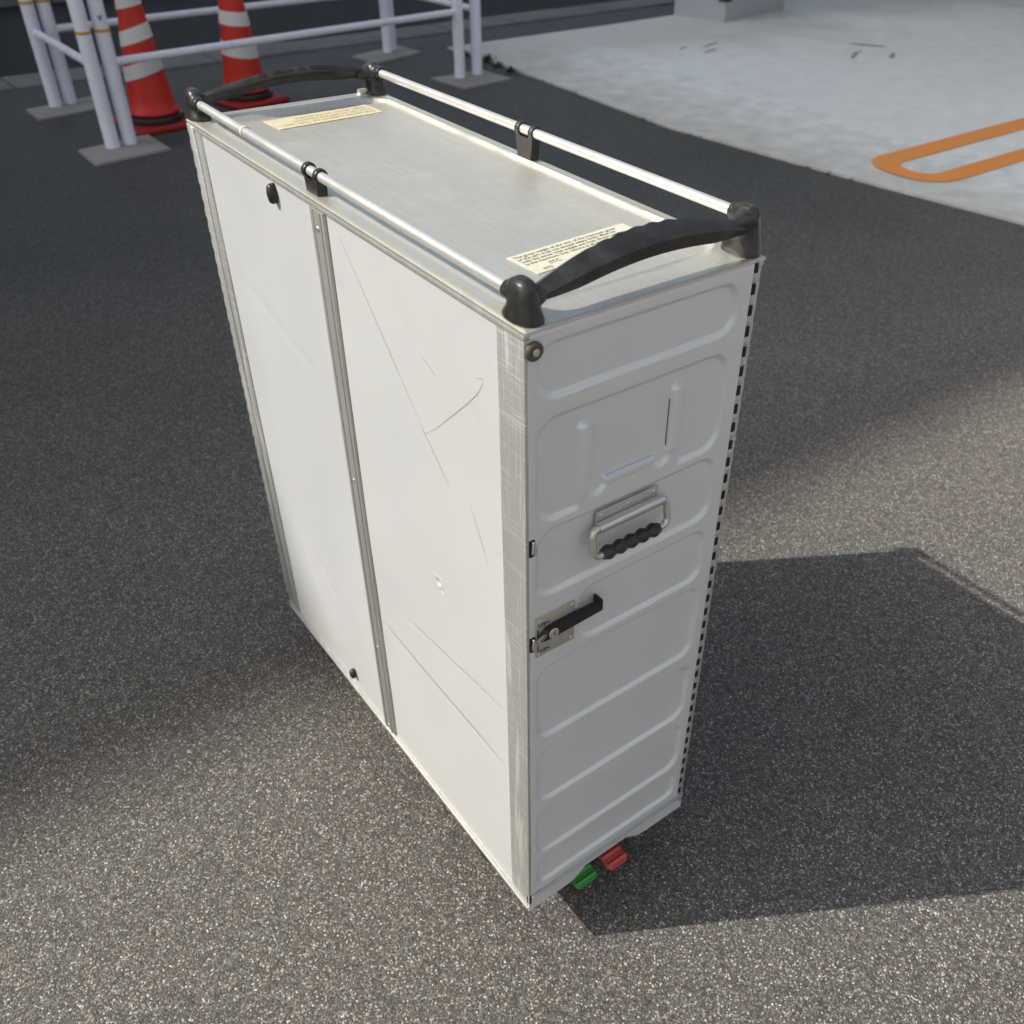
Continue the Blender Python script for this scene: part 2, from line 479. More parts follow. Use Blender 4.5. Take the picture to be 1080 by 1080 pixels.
for _ in range(14):
    y = random.uniform(1.0, 4.4)
    x = np.interp(y, [e[1] for e in edge][::-1], [e[0] for e in edge][::-1]) - .008
    weed_bm(bm, x, y, random.randint(4, 16), random.uniform(.012, .026))
tag(obj('weeds', bm, M['weed'], None, None, False), 'small green weeds growing along the edge of the pale concrete', 'weeds', kind='stuff')

# parking building with a painted pillar (only its foot shows), slab and block above out of view
pb = tag(empty('parking_building', (6.0, 5.45, 0)), 'parking building on a pale grey pillar with black corner guards, standing on the concrete', 'building')
bm = BM()
prism(bm, [(5.495, 5.63), (5.625, 5.185), (6.49, 5.345), (6.36, 5.79)], lambda a, b, d: (a, b, d), .0, 3.0)
pillar = obj('pillar', bm, M['pillar'], pb, 30)
def guard(cx, cy, d1, d2, z0, z1):
    bm = BM(); t = .022; L = .075
    d1, d2 = Vector((*d1, 0)).normalized(), Vector((*d2, 0)).normalized()
    o = -(d1 + d2).normalized() * t * 1.2
    c = Vector((cx, cy, 0))
    poly = [c + o, c + d1 * L + o * .9, c + d1 * L, c, c + d2 * L, c + d2 * L + o * .9]
    prism(bm, [(p.x, p.y) for p in poly], lambda a, b, d: (a, b, d), z0, z1)
    bmesh.ops.bevel(bm, geom=list(bm.edges), offset=.004, segments=2, affect='EDGES')
    return obj('corner_guard', bm, M['black'], pillar, 40)
guard(5.622, 5.182, (-.13, .445), (.865, .16), .155, 1.15)
guard(6.494, 5.343, (-.865, -.16), (-.13, .445), .10, 1.15)
bm = BM(); box(bm, 5.45, 6.40, 5.25, 5.75, 3.0, 3.30, .01); obj('beam', bm, M['wall'], pb, 30)
bm = BM(); box(bm, 6.41, 22, -6, 6.0, 3.0, 3.30, .01); obj('floor_slab', bm, M['wall'], pb, 30)
bm = BM(); box(bm, 16, 16.2, -5.6, 5.6, .0, 2.99, .01); obj('rear_wall', bm, M['wall'], pb, 30)

# tall block across the street that keeps the far half of the lot in shade
BH = 18.0
ob = tag(empty('office_block', (-40, 17.96, 0), R(-3)), 'tall plain office block across the street, behind the lot', 'building')
Mo = world_of(ob)
def obox(name, x0, x1, y0, y1, z0, z1, mat, parent):
    bm = BM(); box(bm, x0, x1, y0, y1, z0, z1, .01, 1, Mo); return obj(name, bm, mat, parent, 30)
OX0, OX1, OY = -38, 41.5, -6.03
bw = obox('wall', OX0, OX1, OY, 8, 0, BH, M['wall'], ob)
for fl in range(5):
    for k in range(12):
        xx = OX0 + 2.5 + k * 6.1
        obox('window', xx, xx + 4.0, OY - .04, OY + .05, 1.0 + fl * 3.15, 2.7 + fl * 3.15, M['glass'], bw)

wb_ = tag(empty('bounce_block', (2, -13, 0)), 'pale low block added out of view behind the viewpoint to bounce light onto the door', 'building')  # added, unseen: its sunlit pale face bounces fill light onto the trolley door
bm = BM(); box(bm, -14, 20, -19, -6.0, 0, 9.0, .01); aw = obj('wall', bm, M['bounce_wall'], wb_, 30)  # wall of the added, unseen bounce block
for fl in range(3):
    for k in range(6):
        bm = BM(); box(bm, -12 + k * 5.3, -9.8 + k * 5.3, -6.04, -5.96, 1.0 + 2.9 * fl, 2.4 + 2.9 * fl, .01, 1); obj('window', bm, M['glass'], aw, 30)

# ------------------------------------------------------------------ barriers
def barrier(name, L, post_r=.033, rail_r=.0185, zt=.80, rc=.19, zr=.367):
    root = empty(name)
    bm = BM(); path = [(0, 0, -.02), (0, 0, zt - rc)]
    for k in range(1, 9):
        a = math.pi - k * math.pi / 16; path.append((rc + rc * math.cos(a), 0, zt - rc + rc * math.sin(a)))
    for k in range(0, 9):
        a = math.pi / 2 - k * math.pi / 16; path.append((L - rc + rc * math.cos(a), 0, zt - rc + rc * math.sin(a)))
    path.append((L, 0, -.02))
    tube(bm, path, post_r, 20); obj('frame', bm, M['pole'], root, 60)
    bm = BM(); tube(bm, [(post_r * .8, 0, zr), (L - post_r * .8, 0, zr)], rail_r, 16); obj('rail', bm, M['pole'], root, 60)
    for x in (0, L):
        bm = BM(); tube(bm, [(x, 0, .495), (x, 0, .508)], post_r + .0012, 20); obj('tape_band', bm, M['yellow'], root, 60)
    return root
G = 'white pipe barriers round the cones'
b0 = barrier('pipe_barrier', 2.10)
b0.location = (.797, 4.40, 0); b0.rotation_euler.z = R(8.75)
tag(b0, 'long white pipe barrier running in front of the two cones', 'barrier', G)
b1 = copy_tree(b0); b1.location = (.772, 5.32, 0); b1.rotation_euler.z = R(7.3)
tag(b1, 'long white pipe barrier behind the two cones, nearer the kerb', 'barrier', G)
b2 = barrier('pipe_barrier', .91)
b2.location = (.712, 4.385, 0); b2.rotation_euler.z = R(91.4)
tag(b2, 'short white pipe barrier closing the left end beside the cones', 'barrier', G)
b3 = copy_tree(b2); b3.location = (3.008, 4.735, 0); b3.rotation_euler.z = R(96.0)
tag(b3, 'short white pipe barrier closing the right end near the pale concrete', 'barrier', G)
# the small check-like mark on the nearest post
text('printed_mark', 'v', .045, Matrix.Translation((.783, 4.3655, .545)) @ Matrix.Rotation(R(90), 4, 'X'), M['blackink'], b0, 1, .0006)

GS = 'concrete foot slabs under the barrier posts'
def foot(p, label):
    bm = BM(); cx = sum(a for a, b in p) / 4; cy = sum(b for a, b in p) / 4
    prism(bm, p, lambda a, b, d: (a, b, d), -.03, .009)
    bmesh.ops.bevel(bm, geom=[e for e in bm.edges if all(v.co.z > 0 for v in e.verts)], offset=.005, segments=2, affect='EDGES')
    o = obj('foot_slab', bm, M['slab'], None, 30)
    o.data.transform(Matrix.Translation((-cx, -cy, 0))); o.location = (cx, cy, 0)
    tag(o, label, 'foot slab', GS)
foot([(.56, 4.425), (.565, 4.15), (.93, 4.22), (.92, 4.52)], 'grey concrete slab under the nearest left pair of white posts')
foot([(.54, 5.31), (.548, 5.07), (.93, 5.14), (.92, 5.42)], 'grey concrete slab under the farther left pair of white posts')
foot([(2.71, 4.80), (2.74, 4.47), (3.13, 4.53), (3.10, 4.82)], 'grey concrete slab under the nearer right pair of white posts')
foot([(2.59, 5.60), (2.62, 5.33), (3.05, 5.47), (3.02, 5.74)], 'grey concrete slab under the farther right pair of white posts')

# ------------------------------------------------------------------ cones
def cone(name, tilts):
    root = empty(name)
    bm = BM(); box(bm, -.165, .165, -.165, .165, 0, .03, .012, 3); obj('base', bm, M['conebase'], root, 40)
    bm = BM(); lathe(bm, [(.09, .031), (.138, .031), (.143, .045), (.138, .060), (.10, .066)]); obj('weight_ring', bm, M['black'], root, 40)
    def rr(z): return .110 + (.040 - .110) * (z - .10) / .60
    prof = [(.124, .068), (.128, .074), (.126, .082), (.117, .090), (.110, .10)] + [(rr(.10 + .05 * k), .10 + .05 * k) for k in range(1, 12)] + [(.041, .695), (.036, .70), (.030, .703), (.024, .69)]
    bm = BM(); lathe(bm, prof, n=48)
    obj('cone_body', bm, M['cone'], root, 50)
    # white reflective sleeves, pulled on a little crooked
    for zc, tl in zip((.273, .423, .575), tilts):
        rings = []
        for off, lift in ((-.033, .0004), (-.0325, .0026), (-.016, .0030), (0, .0027), (.016, .0030), (.0325, .0026), (.033, .0004)):
            ring = []
            for k in range(48):
                a = 2 * math.pi * k / 48
                z = zc + off + tl * rr(zc) * math.cos(a + .75)
                r = rr(z) + lift; ring.append((r * math.cos(a), r * math.sin(a), z))
            rings.append(ring)
        bm = BM(); loft(bm, rings, cap=False); obj('reflective_band', bm, M['white'], root, 50)
    return root
c0 = cone('traffic_cone', (.30, .30, .22)); c0.location = (1.015, 4.68, 0); c0.rotation_euler.z = R(6)
tag(c0, 'red traffic cone with white bands, beside the left posts', 'traffic cone', 'red traffic cones inside the barriers')
c1 = cone('traffic_cone', (-.14, -.10, -.08)); c1.location = (1.585, 4.88, 0); c1.rotation_euler.z = R(12)
tag(c1, 'red traffic cone farther right, partly behind the trolley handle', 'traffic cone', 'red traffic cones inside the barriers')

# ------------------------------------------------------------------ trolley
W, L, H, Z0 = .300, .8055, 1.003, .090
TR = tag(empty('galley_trolley', (W / 2, L / 2, 0)), 'grey and white metal catering trolley with black top handles, standing on the asphalt', 'trolley')

# core body
bm = BM(); box(bm, .0045, W - .006, .007, L - .007, .10, H - .010); obj('body', bm, M['edge'], TR, 30)

# tray top with recessed bed
us = np.unique(np.round(np.concatenate([np.arange(-.001, .3005, .002)]), 5)); vs = np.arange(-.0025, L + .0026, .002)
U, V = np.meshgrid(us, vs)
sd = rrect_sdf(U, V, .022, .284, .040, .770, .028)
Hh = -.0044 * sstep(-sd / .0095)
Hh += .0014 * np.exp(-(sd / .003) ** 2)
Hh += .0022 * np.exp(-(((V - (L - .004)) / .0035) ** 2)) * sstep((U - .03) / .01) * sstep((.275 - U) / .01)
Hh += wavy(U, V, 8, .00025, 3, 9, 3) * (sd < 0)
edge_d = np.minimum(np.minimum(U + .001, .2995 - U), np.minimum(V + .0025, L + .0025 - V))
Hh -= .0012 * (1 - np.clip(edge_d / .0025, 0, 1)) ** 2
tray = heightgrid('tray_top', us, vs, Hh, lambda u, v, h: (u, v, H + h), M['tray'], TR, skirt=.0030)

# top edge lip, long sides: thin dark line then aluminium extrusion
for side in (0, 1):
    def X(x): return x if side == 0 else W - .002 - x
    bm = BM()
    a, b = sorted((X(-.0012), X(.006)))
    box(bm, a, b, -.0005, L + .0005, H - .0100, H - .0042, .0008, 2); obj('top_edge', bm, M['edge'], TR, 30)
    # bottom rail
    bm = BM(); a, b = sorted((X(-.002), X(.006)))
    box(bm, a, b, .002, L - .002, Z0, Z0 + .006, .001, 2)
    a, b = sorted((X(.0), X(.006)))
    box(bm, a, b, .002, L - .002, Z0 + .0062, Z0 + .013, .001, 2); obj('bottom_rail', bm, M['edge'], TR, 30)
    # corner strips with fine ribs
    for (y0, y1) in ((.0005, .0435), (.7615, L - .0005)):
        bm = BM(); a, b = sorted((X(0.0), X(.006)))
        box(bm, a, b, y0, y1, Z0 + .0135, H - .0112, .0012, 2)
        obj('corner_strip', bm, M['alu'], TR, 30)
    bm = BM()
    a, b = sorted((X(-.0016), X(.005))); box(bm, a, b, .3865, .4205, Z0 + .0136, H - .0112, .0012, 2)
    a, b = sorted((X(-.0030), X(.004))); box(bm, a, b, .3925, .3965, Z0 + .0138, H - .0114, .0008, 2); box(bm, a, b, .4105, .4145, Z0 + .0138, H - .0114, .0008, 2)
    cs = obj('centre_strip', bm, M['strip'], TR, 30)
    for zz in (.115, .30, .62, .97):
        bm = BM(); disc(bm, (X(-.0012), .4035, zz), (-1 if side == 0 else 1, 0, 0), .0032, .0016, 12, .0006); obj('rivet', bm, M['steel'], cs, 40)
    # panels
    for pi, (y0, y1) in enumerate(((.0440, .3860), (.4210, .7610))):
        step = .002 if (side == 0 and pi == 0) else .004
        pu = np.linspace(y0, y1, int((y1 - y0) / step)); pv = np.linspace(Z0 + .0136, H - .0112, int(.88 / step))
        PU, PV = np.meshgrid(pu, pv)
        hh = wavy(PU, PV, 10, .00055, 1.5, 6, 11 + pi + 5 * side)
        if side == 0 and pi == 0:
            d = np.hypot((PU - .194) * 1.0, (PV - .5805) * 1.15)
            hh += -.0035 * np.exp(-(d / .0045) ** 2) + .0007 * np.exp(-((d - .009) / .005) ** 2)
            d2 = np.hypot(PU - .187, PV - .572); hh += -.0022 * np.exp(-(d2 / .0035) ** 2)
            for a_, b_, dep, wd in (((.373, .371), (.051, .362), .0005, .0045), ((.303, .44), (.047, .476), .0003, .004), ((.36, .395), (.10, .44), .0002, .004), ((.24, .93), (.05, .86), .0003, .01)):
                dd, tt = seg_dist(PU, PV, a_, b_); hh += -dep * np.exp(-(dd / wd) ** 2) * (.5 + .5 * np.sin(tt * 9 + 1))
        if side == 0 and pi == 1:
            for a_, b_, dep, wd in (((.60, .34), (.55, .28), .0008, .006), ((.66, .33), (.63, .28), .0006, .006), ((.52, .36), (.49, .27), .0006, .005), ((.70, .8), (.50, .75), .0004, .01)):
                dd, tt = seg_dist(PU, PV, a_, b_); hh += -dep * np.exp(-(dd / wd) ** 2)
        if side == 0:
            pn = heightgrid('side_panel', pu, pv, hh, lambda u, v, h: (.0022 - h, u, v), M['panel'], TR, 0, True)
        else:
            pn = heightgrid('side_panel', pu, pv, hh, lambda u, v, h: (W - .0042 + h, u, v), M['panel'], TR, 0, False)
        if side == 0 and pi == 0: near_panel = pn
        if side == 0 and pi == 1:
            for (yy, zz, hgt) in ((.5262, .9765, .0125), (.5272, .1345, .010)):
                bm = BM(); u_ = []
                N = 20
                secs = []
                for rr_, xx in ((1.0, .0035), (1.0, -.0035), (.82, -.0065), (.4, -.0078)):
                    secs.append([(xx, yy + .0072 * rr_ * math.cos(2 * math.pi * k / N), zz + hgt * rr_ * math.sin(2 * math.pi * k / N)) for k in range(N)])
                loft(bm, secs); obj('latch_button', bm, M['black'], pn, 45)

def ribbon(name, pts, w, mat, parent, xoff):
    bm = BM(); vv = []
    for i, (y, z) in enumerate(pts):
        a = pts[max(0, i - 1)]; b = pts[min(len(pts) - 1, i + 1)]
        dx, dz = b[0] - a[0], b[1] - a[1]; l = math.hypot(dx, dz) or 1
        f = i / (len(pts) - 1); ww = w * (.25 + .75 * math.sin(math.pi * min(1, f * .95 + .05)) ** .6) / 2
        vv.append((bm.verts.new((xoff, y - dz / l * ww, z + dx / l * ww)), bm.verts.new((xoff, y + dz / l * ww, z - dx / l * ww))))
    for (a, b), (c, d) in zip(vv, vv[1:]): bm.faces.new((a, b, d, c))
    return obj(name, bm, mat, parent, None)
def lerp(a, b, n): return [(a[0] + (b[0] - a[0]) * k / n, a[1] + (b[1] - a[1]) * k / n) for k in range(n + 1)]
ribbon('scratch', lerp((.357, .976), (.205, .812), 24), .0005, M['scratch'], near_panel, .0012)
ribbon('scratch', lerp((.206, .81), (.15, .755), 12), .0008, M['scratchl'], near_panel, .0012)
ribbon('scratch', [(0.0827, 0.9204), (0.0709, 0.9252), (0.0712, 0.9194), (0.0823, 0.9029), (0.1027, 0.8825), (0.1262, 0.86), (0.1447, 0.8429), (0.1685, 0.8204), (0.2022, 0.7946)], .0005, M['scratch'], near_panel, .0012)
ribbon('scratch', [(.105, .75), (.086, .712), (.078, .69)], .0008, M['scratchl'], near_panel, .0012)
ribbon('scratch', lerp((.19, .90), (.16, .887), 6), .0009, M['scratchl'], near_panel, .0012)

M['scuff2'] = simple('brown_scuff', (.40, .375, .335), .6, 0, .2, 30)
ribbon('scuff', lerp((.366, .372), (.055, .363), 40), .0016, M['scuff2'], near_panel, .0015)
ribbon('scuff', lerp((.28, .447), (.050, .473), 30), .0010, M['scuff2'], near_panel, .0015)

# front skirt of the base with the kick notch
for yf, ys in ((.0, 1), (L, -1)):
    poly = [(.0, .1245), (.0, Z0 - .002), (.06, Z0 - .002), (.082, Z0), (.094, Z0 + .008), (.104, Z0 + .0165), (.182, Z0 + .0165), (.192, Z0 + .010), (.205, Z0 + .001), (.225, Z0 - .002), (.2985, Z0 - .002), (.2985, .1245)]
    bm = BM(); prism(bm, poly, lambda a, b, d: (a, d, b), yf + ys * .0005, yf + ys * .0045); obj('skirt', bm, M['door'], TR, 30)
    bm = BM(); box(bm, .004, .296, *sorted((yf - ys * .0035, yf + ys * .0004)), .1205, .1235, .001, 2); obj('door_sill', bm, M['edge'], TR, 30)
bm = BM(); box(bm, .012, .288, .012, L - .012, Z0 + .002, .099); obj('underside', bm, M['deep'], TR, 30)

# --- doors
def door_height(PU, PV, slots=True):
    def rec(d, w=.0058): return sstep(-d / w + .15)
    P = [(.0135, .2700, .926, .985, .024), (.0130, .2690, .684, .7745, .024), (.0135, .2720, .452, .576, .024),
         (.0140, .2735, .326, .431, .024), (.0140, .2750, .211, .309, .024), (.0145, .2760, .140, .196, .018)]
    hh = np.zeros_like(PU)
    for p in P: hh = np.maximum(hh, rec(rrect_sdf(PU, PV, *p)))
    hh = np.maximum(hh, rec(rrect_sdf(PU, PV, .072, .2685, .587, .669, .022)))
    # card-holder panel: outline minus two ribs and a ledge
    b2 = rrect_sdf(PU, PV, .0130, .2675, .784, .907, .026)
    rl = rrect_sdf(PU, PV, .0665, .0815, .74, .884, .0074)
    rr_ = rrect_sdf(PU, PV, .1905, .2055, .74, .887, .0074)
    led = rrect_sdf(PU, PV, .070, .200, .74, .8085, .004)
    pan = rec(b2) * (1 - sstep(-rl / .0035 + .8)) * (1 - sstep(-rr_ / .0035 + .8)) * (1 - sstep(-led / .0035 + .6))
    for cx in (.0915, .1800): pan = np.maximum(pan, rec(np.hypot(PU - cx, PV - .8035) - .0120, .005))
    hh = np.maximum(hh, pan)
    out = -.0046 * hh
    # lanced card flaps: raised strips with one sharp edge
    for r_, c in ((rrect_sdf(PU, PV, .0690, .0805, .797, .884, .0050), 0), (rrect_sdf(PU, PV, .1915, .2030, .806, .887, .0050), 0), (rrect_sdf(PU, PV, .102, .172, .8010, .8090, .0030), 0)):
        out = np.maximum(out, .0016 * sstep(-r_ / .0020 + .3) + out * (1 - sstep(-r_ / .0020 + .3)))
    return out + wavy(PU, PV, 8, .00025, 2, 7, 21)
du = np.linspace(.0025, .2882, 181); dv = np.linspace(.1255, H - .0050, 546)
PU, PV = np.meshgrid(du, dv); dh = door_height(PU, PV)
ed = np.minimum(np.minimum(PU - du[0], du[-1] - PU), np.minimum(PV - dv[0], dv[-1] - PV))
dh -= .0016 * (1 - np.clip(ed / .0035, 0, 1)) ** 2
door = heightgrid('door', du, dv, dh, lambda u, v, h: (u, .0 - h, v), M['door'], TR, skirt=.0068, flip=False)
tag(door, 'grey pressed metal door with carry handle and latch')
bm = BM(); box(bm, .1874, .1880, .0036, .0056, .815, .872); obj('flap_slit', bm, M['slit'], door, None)
bm = BM(); box(bm, .104, .170, .0032, .0052, .8096, .8101); obj('flap_slit', bm, M['slit'], door, None)
heightgrid('door', du[::2], dv[::2], dh[::2, ::2], lambda u, v, h: (W - .002 - u, L + h, v), M['door'], TR, skirt=.0068, flip=False)

def hinge(y, ys, flipx=False):
    def X(x): return x if not flipx else W - .002 - x
    top = H - .006
    bm = BM(); box(bm, *sorted((X(.2880), X(.2958))), *sorted((y + ys * .0062, y + ys * .012)), .128, top - .004); hb = obj('hinge', bm, M['deep'], TR, 30)
    per = .0238; z = .129; bm = BM(); b2 = BM()
    while z < top:
        z1 = min(z + per, top)
        zm = min(z + per * .52, top)
        tube(bm, [(X(.2962), y + ys * .0046, z + .0003), (X(.2962), y + ys * .0046, zm)], .0043, 12)
        tube(bm, [(X(.2966), y + ys * .0050, zm + .0004), (X(.2966), y + ys * .0050, z1)], .0032, 12)
        box(bm, *sorted((X(.2880), X(.2950))), *sorted((y + ys * .0006, y + ys * .004)), zm + .0004, z1, .0004, 1)
        box(b2, *sorted((X(.2884), X(.2932))), *sorted((y + ys * .0004, y + ys * .0030)), z + .0006, zm - .0002)
        z += per
    box(bm, *sorted((X(.2960), X(.3002))), *sorted((y + ys * .0070, y + ys * .026)), .128, top, .0006, 1)
    obj('knuckles', bm, M['alu'], hb, 50); obj('slots', b2, M['deep'], hb, 30)
hinge(0.0, 1)
hinge(L + .0030, -1, True)

# door fittings (door plane y = 0, outwards is -y)
bm = BM(); disc(bm, (.0088, -.0005, .9825), (0, -1, 0), .0092, .0048, 28, .0015); st = obj('stopper', bm, M['rubber'], door, 40)
bm = BM(); disc(bm, (.0088, -.0052, .9825), (0, -1, 0), .0036, .0016, 14, .0006); obj('stopper_screw', bm, M['steel'], door, 40)
# upper catch and latch catch: black pocket with a bent metal tongue
for zc in (.7605, .6235):
    bm = BM(); box(bm, .0040, .0108, -.0012, .003, zc - .0115, zc + .0105, .0008, 1); obj('catch_pocket', bm, M['deep'], door, 30)
    bm = BM(); prism(bm, [(.0052, zc - .006), (.0106, zc - .008), (.0118, zc - .002), (.0085, zc + .009), (.0062, zc + .010)], lambda a, b, d: (a, d, b), -.0042, -.0014)
    bmesh.ops.bevel(bm, geom=list(bm.edges), offset=.0006, segments=1, affect='EDGES'); obj('catch_tongue', bm, M['steel'], door, 40)
bm = BM(); box(bm, .0112, .0645, -.0022, .0008, .6015, .6605, .0008, 2); obj('latch_plate', bm, M['plate'], door, 30)
for (x, z) in ((.0150, .6555), (.0595, .6560), (.0595, .6065), (.0145, .6062)):
    bm = BM(); disc(bm, (x, -.0020, z), (0, -1, 0), .0026, .0014, 12, .0007); obj('rivet', bm, M['steel'], door, 40)
RX = Matrix.Rotation(R(90), 4, 'X')
for zz in (.6480, .6085):
    text('printed_text', 'OPEN', .0062, Matrix.Translation((.0128, -.0026, zz - .001)) @ RX, M['blackink'], door, 1, .00012)
# bent arrow beside the catch
bm = BM(); box(bm, .0122, .0136, -.0028, -.0021, .6290, .6440); box(bm, .0122, .0136, -.0028, -.0021, .6130, .6200); obj('printed_mark', bm, M['blackink'], door, None)
# lever: pointed at the pivot end, return flange at the grip end
TL = Matrix.Translation((.0285, 0, .6385)) @ Matrix.Rotation(R(-1.0), 4, 'Y')
lev = [(-.0185, -.0055), (-.0065, .0060), (.004, .0066), (.070, .0066), (.070, -.0066), (-.004, -.0072), (-.016, -.0070)]
bm = BM(); prism(bm, lev, lambda a, b, d: (a, d, b), -.0112, -.0030)
bmesh.ops.bevel(bm, geom=list(bm.edges), offset=.0012, segments=2, affect='EDGES')
box(bm, .0662, .0702, -.0112, .0030, -.0064, .0100, .0012, 2)
bmesh.ops.transform(bm, matrix=TL, verts=list(bm.verts)); obj('latch_lever', bm, M['matte_black'], door, 35)
bm = BM(); disc(bm, (.0282, -.0114, .6385), (0, -1, 0), .0066, .0012, 26, .0004); obj('lock_rim', bm, M['steel'], door, 40)
bm = BM(); disc(bm, (.0282, -.0127, .6385), (0, -1, 0), .0045, .0005, 22); obj('lock_barrel', bm, M['plate'], door, 40)
bm = BM(); box(bm, .0277, .0287, -.0136, -.0131, .6360, .6410); obj('keyhole', bm, M['deep'], door, None)
# carry handle
bm = BM(); box(bm, .0905, .1780, -.0016, .0010, .7390, .7690, .0008, 2); obj('handle_plate', bm, M['steel'], door, 30)
for x, z in ((.0965, .7640), (.134, .7640), (.1715, .7640), (.134, .7420)):
    bm = BM(); disc(bm, (x, -.0014, z), (0, -1, 0), .0027, .0018, 12, .0008); obj('rivet', bm, M['steel'], door, 40)
bm = BM(); tube(bm, [(.0885, -.0065, .7525), (.1805, -.0065, .7525)], .0060, 16); obj('handle_hinge_tube', bm, M['steel'], door, 60)
hp = []
x0, x1, zt, zb, rr0 = .0805, .1865, .7525, .7195, .0085
def arc(cx, cz, a0, a1, n=6): return [(cx + rr0 * math.cos(a0 + (a1 - a0) * k / n), cz + rr0 * math.sin(a0 + (a1 - a0) * k / n)) for k in range(n + 1)]
loop = arc(x0 + rr0, zt - rr0, math.pi / 2, math.pi) + arc(x0 + rr0, zb + rr0, math.pi, 1.5 * math.pi) + arc(x1 - rr0, zb + rr0, 1.5 * math.pi, 2 * math.pi) + arc(x1 - rr0, zt - rr0, 0, math.pi / 2)
bm = BM(); tube(bm, [(a, -.0065 - .006 * (zt - b) / .033, b) for a, b in loop], .0042, 12, closed=True); obj('handle_bail', bm, M['steel'], door, 60)
gp, gr = [], []
for k in range(61):
    f = k / 60; gp.append((.0920 + .081 * f, -.0125, .7195)); gr.append(.0074 + .0012 * math.cos(2 * math.pi * f * 5 + math.pi) if 0 < k < 60 else .006)
bm = BM(); tube(bm, gp, gr, 16); obj('handle_grip', bm, M['black'], door, 60)

# --- guard rails
RAILS = ((.0125, H + .0215, H + .0225), (.2895, H + .0360, H + .0310))
for ri, (x, zf, zb_) in enumerate(RAILS):
    bm = BM(); tube(bm, [(x, .022, zf), (x, .790, zb_)], .0058, 18); rl = obj('guard_rail', bm, M['rail'], TR, 60)
    zm = (zf + zb_) / 2; yc = .424 if ri == 0 else .398
    def zr(y): return zf + (zb_ - zf) * (y - .022) / .768
    # bracket: waisted plate with a fork of two rings
    bm = BM(); hgt = zm - .001
    poly = [(-.0150, H - .0005), (.0150, H - .0005), (.0142, H + .009), (.0182, hgt - .004), (.0188, hgt + .0035), (.0108, hgt + .0035), (.0095, hgt - .0065), (-.0095, hgt - .0065), (-.0108, hgt + .0035), (-.0188, hgt + .0035), (-.0182, hgt - .004), (-.0142, H + .009)]
    prism(bm, poly, lambda a, b, d: (d, yc + a, b), x - .0062, x + .0062)
    bmesh.ops.bevel(bm, geom=list(bm.edges), offset=.0010, segments=2, affect='EDGES')
    for s in (-1, 1):
        ya = yc + s * .0143; rgs = []
        for rr_, yy in ((.0060, -.0035), (.0082, -.0035), (.0088, -.002), (.0088, .002), (.0082, .0035), (.0060, .0035)):
            rgs.append([(x + rr_ * math.cos(2 * math.pi * k / 20), ya + yy, zr(ya) + rr_ * math.sin(2 * math.pi * k / 20)) for k in range(20)])
        loft(bm, rgs, cap=False)
    obj('rail_bracket', bm, M['black'], TR, 40)
    if ri == 0:
        bm = BM(); tube(bm, [(x, .6185, zr(.62)), (x, .6235, zr(.62))], .0070, 16); obj('tape_ring', bm, M['sticker'], rl, 60)

